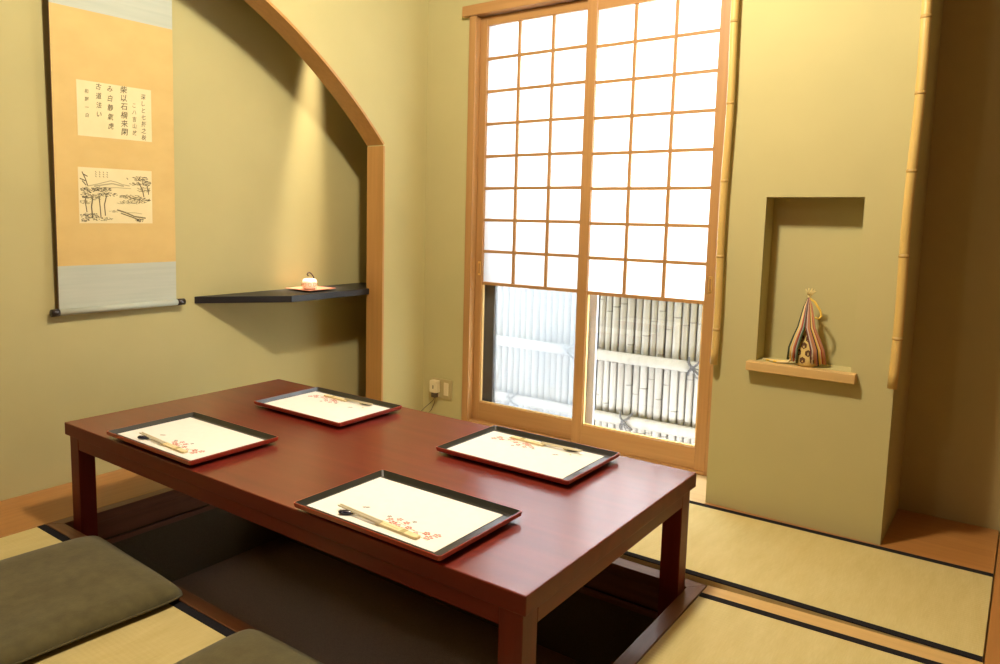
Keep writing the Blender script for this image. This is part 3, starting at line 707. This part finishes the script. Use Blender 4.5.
# ---------------------------------------------------------------- ornament in the niche
ox, oy, oz = 1.912, 1.628, .5572
orn = thing('cord_ornament', 'small woven basket ornament hung with many coloured cords standing in the niche', 'ornament', (ox, oy, oz))
m = MB()
prof = [(.032, 0), (.037, .004), (.037, .022), (.0355, .05), (.031, .08), (.024, .108), (.013, .135), (.004, .15)]
m.lathe(ox, oy, [(r, oz + z) for r, z in prof], 28)
def prof_r(z):
    for (r0, z0_), (r1, z1_) in zip(prof, prof[1:]):
        if z0_ <= z <= z1_ and z1_ > z0_: return r0 + (r1 - r0) * (z - z0_) / (z1_ - z0_)
    return .004
for row, z in enumerate((.022, .047, .072, .095)):
    for k in range(7):
        a = 2 * PI * (k + .5 * (row % 2)) / 7; pts = []
        for j in range(6):
            t = PI / 6 + 2 * PI * j / 6; zz = z + .0118 * math.sin(t); rr_ = prof_r(zz) + .0009; aa = a + .0108 * math.cos(t) / max(rr_, .012)
            pts.append((ox + rr_ * math.cos(aa), oy + rr_ * math.sin(aa), oz + zz))
        m.quad(*pts, mi=1)
m.build('basket', [M['basket'], M['basket_hole']], orn)['label'] = 'yellow woven basket with dark openings'
m = MB(); m.tube([(ox - .010, oy, oz + .228), (ox - .009, oy, oz + .236), (ox - .012, oy, oz + .244)], [.007, .006, .004], 8)
for a in (-.9, -.3, .35, .9, 1.4): m.tube([(ox - .009, oy, oz + .238), (ox - .007 + .010 * math.sin(a), oy - .006, oz + .249 + .004 * math.cos(a)), (ox - .006 + .018 * math.sin(a), oy - .004, oz + .255 + .012 * math.cos(a))], [.003, .0034, .002], 6)
m.build('bow', M['cord_bow'], orn)
cord_names = ['black', 'green', 'cream', 'yellow', 'white', 'orange', 'red', 'maroon', 'grey', 'green', 'maroon', 'white', 'pink', 'orange', 'pink', 'black', 'yellow', 'cream', 'red', 'orange', 'pink']
n = len(cord_names); rc = random.Random(4)
for k, cn in enumerate(cord_names):
    t = k / (n - 1); side = -1 + 2 * t
    spread = .050 * side; fy = -.046 + .030 * side * side - rc.uniform(0, .008)
    zb = rc.uniform(.006, .03) if abs(side) > .62 else rc.uniform(.118, .15)
    tx_ = ox - .009
    pts = [(tx_ + .002 * side, oy - .003, oz + .234), (tx_ + .006 + spread * .22, oy - .015, oz + .215), (ox + spread * .5, oy + fy * .65, oz + .165), (ox + spread * .82, oy + fy * .95, oz + .10)]
    sg = 1 if side >= 0 else -1; out_ = sg * (.034 + .026 * abs(side)); zb = rc.uniform(.005, .03)
    fy2 = -.040 + .045 * abs(side)
    pts = []
    for z in (.234, .205, .17, .135, .10, .06, zb):
        f__ = (.234 - z) / .234; q_ = min(max((f__ - .36) / .42, 0), 1); q_ = q_ * q_ * (3 - 2 * q_)
        xo = side * .042 * f__ ** .62 + sg * .020 * q_
        yv = -.006 - .034 * min(1, f__ * 2.2) + .028 * abs(side) * f__
        pts.append((ox - .009 * (1 - f__) + xo, oy + yv, oz + z))
    m = MB(); m.tube(pts, [.0030] * len(pts), 7); m.build('cord', M['cord_' + cn], orn)
m = MB(); m.tube([(ox - .008, oy, oz + .232), (ox + .012, oy - .012, oz + .222), (ox + .031, oy - .014, oz + .194), (ox + .036, oy - .012, oz + .176), (ox + .03, oy - .018, oz + .165), (ox + .02, oy - .026, oz + .17)], .0036, 8); m.build('cord', M['cord_yellow'], orn)
for k in range(5):
    m = MB(); a = -.062 - .013 * k; m.tube([(ox - .048, oy - .018 + .003 * k, oz + .02), (ox - .058, oy - .022 + .004 * k, oz + .006), (ox + a - .03, oy - .03 + .006 * k, oz + .0042)], .0034, 6)
    m.build('cord', M['cord_yellow' if k % 2 else 'cord_cream'], orn)

# ---------------------------------------------------------------- wall outlet, plug and cord
ol = thing('wall_outlet', 'beige double wall outlet plate low on the wall beside the window', 'outlet', (.11, YW, .143))
yo = YW - .0005
m = MB(); m.box(.047, .175, yo - .008, yo, .092, .196, 0, .003); m.build('cover_plate', M['plastic_plate'], ol)
m = MB(); m.box(.126, .156, yo - .012, yo - .008, .112, .180, 0, .0015); m.build('switch', M['plastic_cream'], ol)
m = MB(); m.box(.062, .096, yo - .0095, yo - .008, .10, .187, 0, .0005); m.build('socket', M['plastic_cream'], ol)
ad = thing('plug_adapter', 'cream plug adapter with two thin cords pushed into the wall outlet', 'plug', (.078, yo - .01, .155))
m = MB(); m.box(.054, .102, yo - .042, yo - .0102, .124, .188, 0, .004); m.box(.076, .082, yo - .0425, yo - .040, .146, .164, 1); m.build('body', [M['plastic_cream'], M['plastic_dark']], ad)
m = MB(); m.box(.064, .094, yo - .040, yo - .014, .098, .1238, 0, .004); m.build('plug', M['plastic_dark'], ad)
m = MB(); m.tube([(.080, yo - .027, .1), (.072, yo - .03, .08), (.03, yo - .04, .04), (-.0, yo - .05, .006), (-.002, yo - .2, .006)], .0019, 7); m.build('cord', M['plastic_dark'], ad)
m = MB(); m.tube([(.084, yo - .027, .1), (.082, yo - .03, .07), (.066, yo - .035, .03), (.05, yo - .05, .005), (.05, yo - .2, .005)], .0017, 7); m.build('cord', M['plastic_dark'], ad)

# ---------------------------------------------------------------- light
def lamp(name, kind, loc, energy, color, **k):
    l = bpy.data.lights.new(name, kind); l.energy = energy; l.color = color
    for a, v in k.items(): setattr(l, a, v)
    o = bpy.data.objects.new(name, l); C.objects.link(o); o.location = loc; return o
lamp('ceiling_lamp', 'POINT', (1.44, .37, 2.40), 150, (1.0, .93, .77), shadow_soft_size=.085)
lamp('front_fill_lamp', 'POINT', (1.25, -1.75, 2.40), 14, (1.0, .93, .77), shadow_soft_size=.12)  # unseen weak fill, added to brighten the front faces of the table
sp = lamp('alcove_spot', 'SPOT', (-.262, 1.49, 2.47), 640, (1.0, .81, .60), shadow_soft_size=.02, spot_size=math.radians(16), spot_blend=1.0)
sp.rotation_euler = (math.radians(-5.2), math.radians(2.2), 0)

wd_ = bpy.data.worlds.new('sky'); bpy.context.scene.world = wd_; wd_.use_nodes = True
bg = wd_.node_tree.nodes['Background']; bg.inputs['Color'].default_value = (.90, .95, 1.0, 1); bg.inputs['Strength'].default_value = 17.0

# ---------------------------------------------------------------- camera
cam = bpy.data.cameras.new('camera'); co = bpy.data.objects.new('camera', cam); C.objects.link(co)
f_, yaw, pit, rol = 754.633, math.radians(37.91885), math.radians(6.62398), math.radians(1.01127)
fw = Vector((-math.sin(yaw) * math.cos(pit), math.cos(yaw) * math.cos(pit), -math.sin(pit)))
rt = Vector((math.cos(yaw), math.sin(yaw), 0)); up = rt.cross(fw)
r2 = math.cos(rol) * rt + math.sin(rol) * up; u2 = math.cos(rol) * up - math.sin(rol) * rt
co.matrix_world = Matrix(((r2.x, u2.x, -fw.x, 2.49492), (r2.y, u2.y, -fw.y, -1.15756), (r2.z, u2.z, -fw.z, 1.04905), (0, 0, 0, 1)))
cam.sensor_fit = 'HORIZONTAL'; cam.sensor_width = 36; cam.lens = f_ * 36 / 1000
cam.shift_x = (500 - 443.968) / 1000; cam.shift_y = -(332 - 302.592) / 1000
cam.clip_start = .05
sc_ = bpy.context.scene; sc_.camera = co
vs = sc_.view_settings; vs.view_transform = 'Standard'; vs.look = 'None'; vs.gamma = 1; vs.use_curve_mapping = False; vs.exposure = .10
sc_.cycles.use_denoising = True
sc_.cycles.max_bounces = 14; sc_.cycles.diffuse_bounces = 8; sc_.cycles.transparent_max_bounces = 12
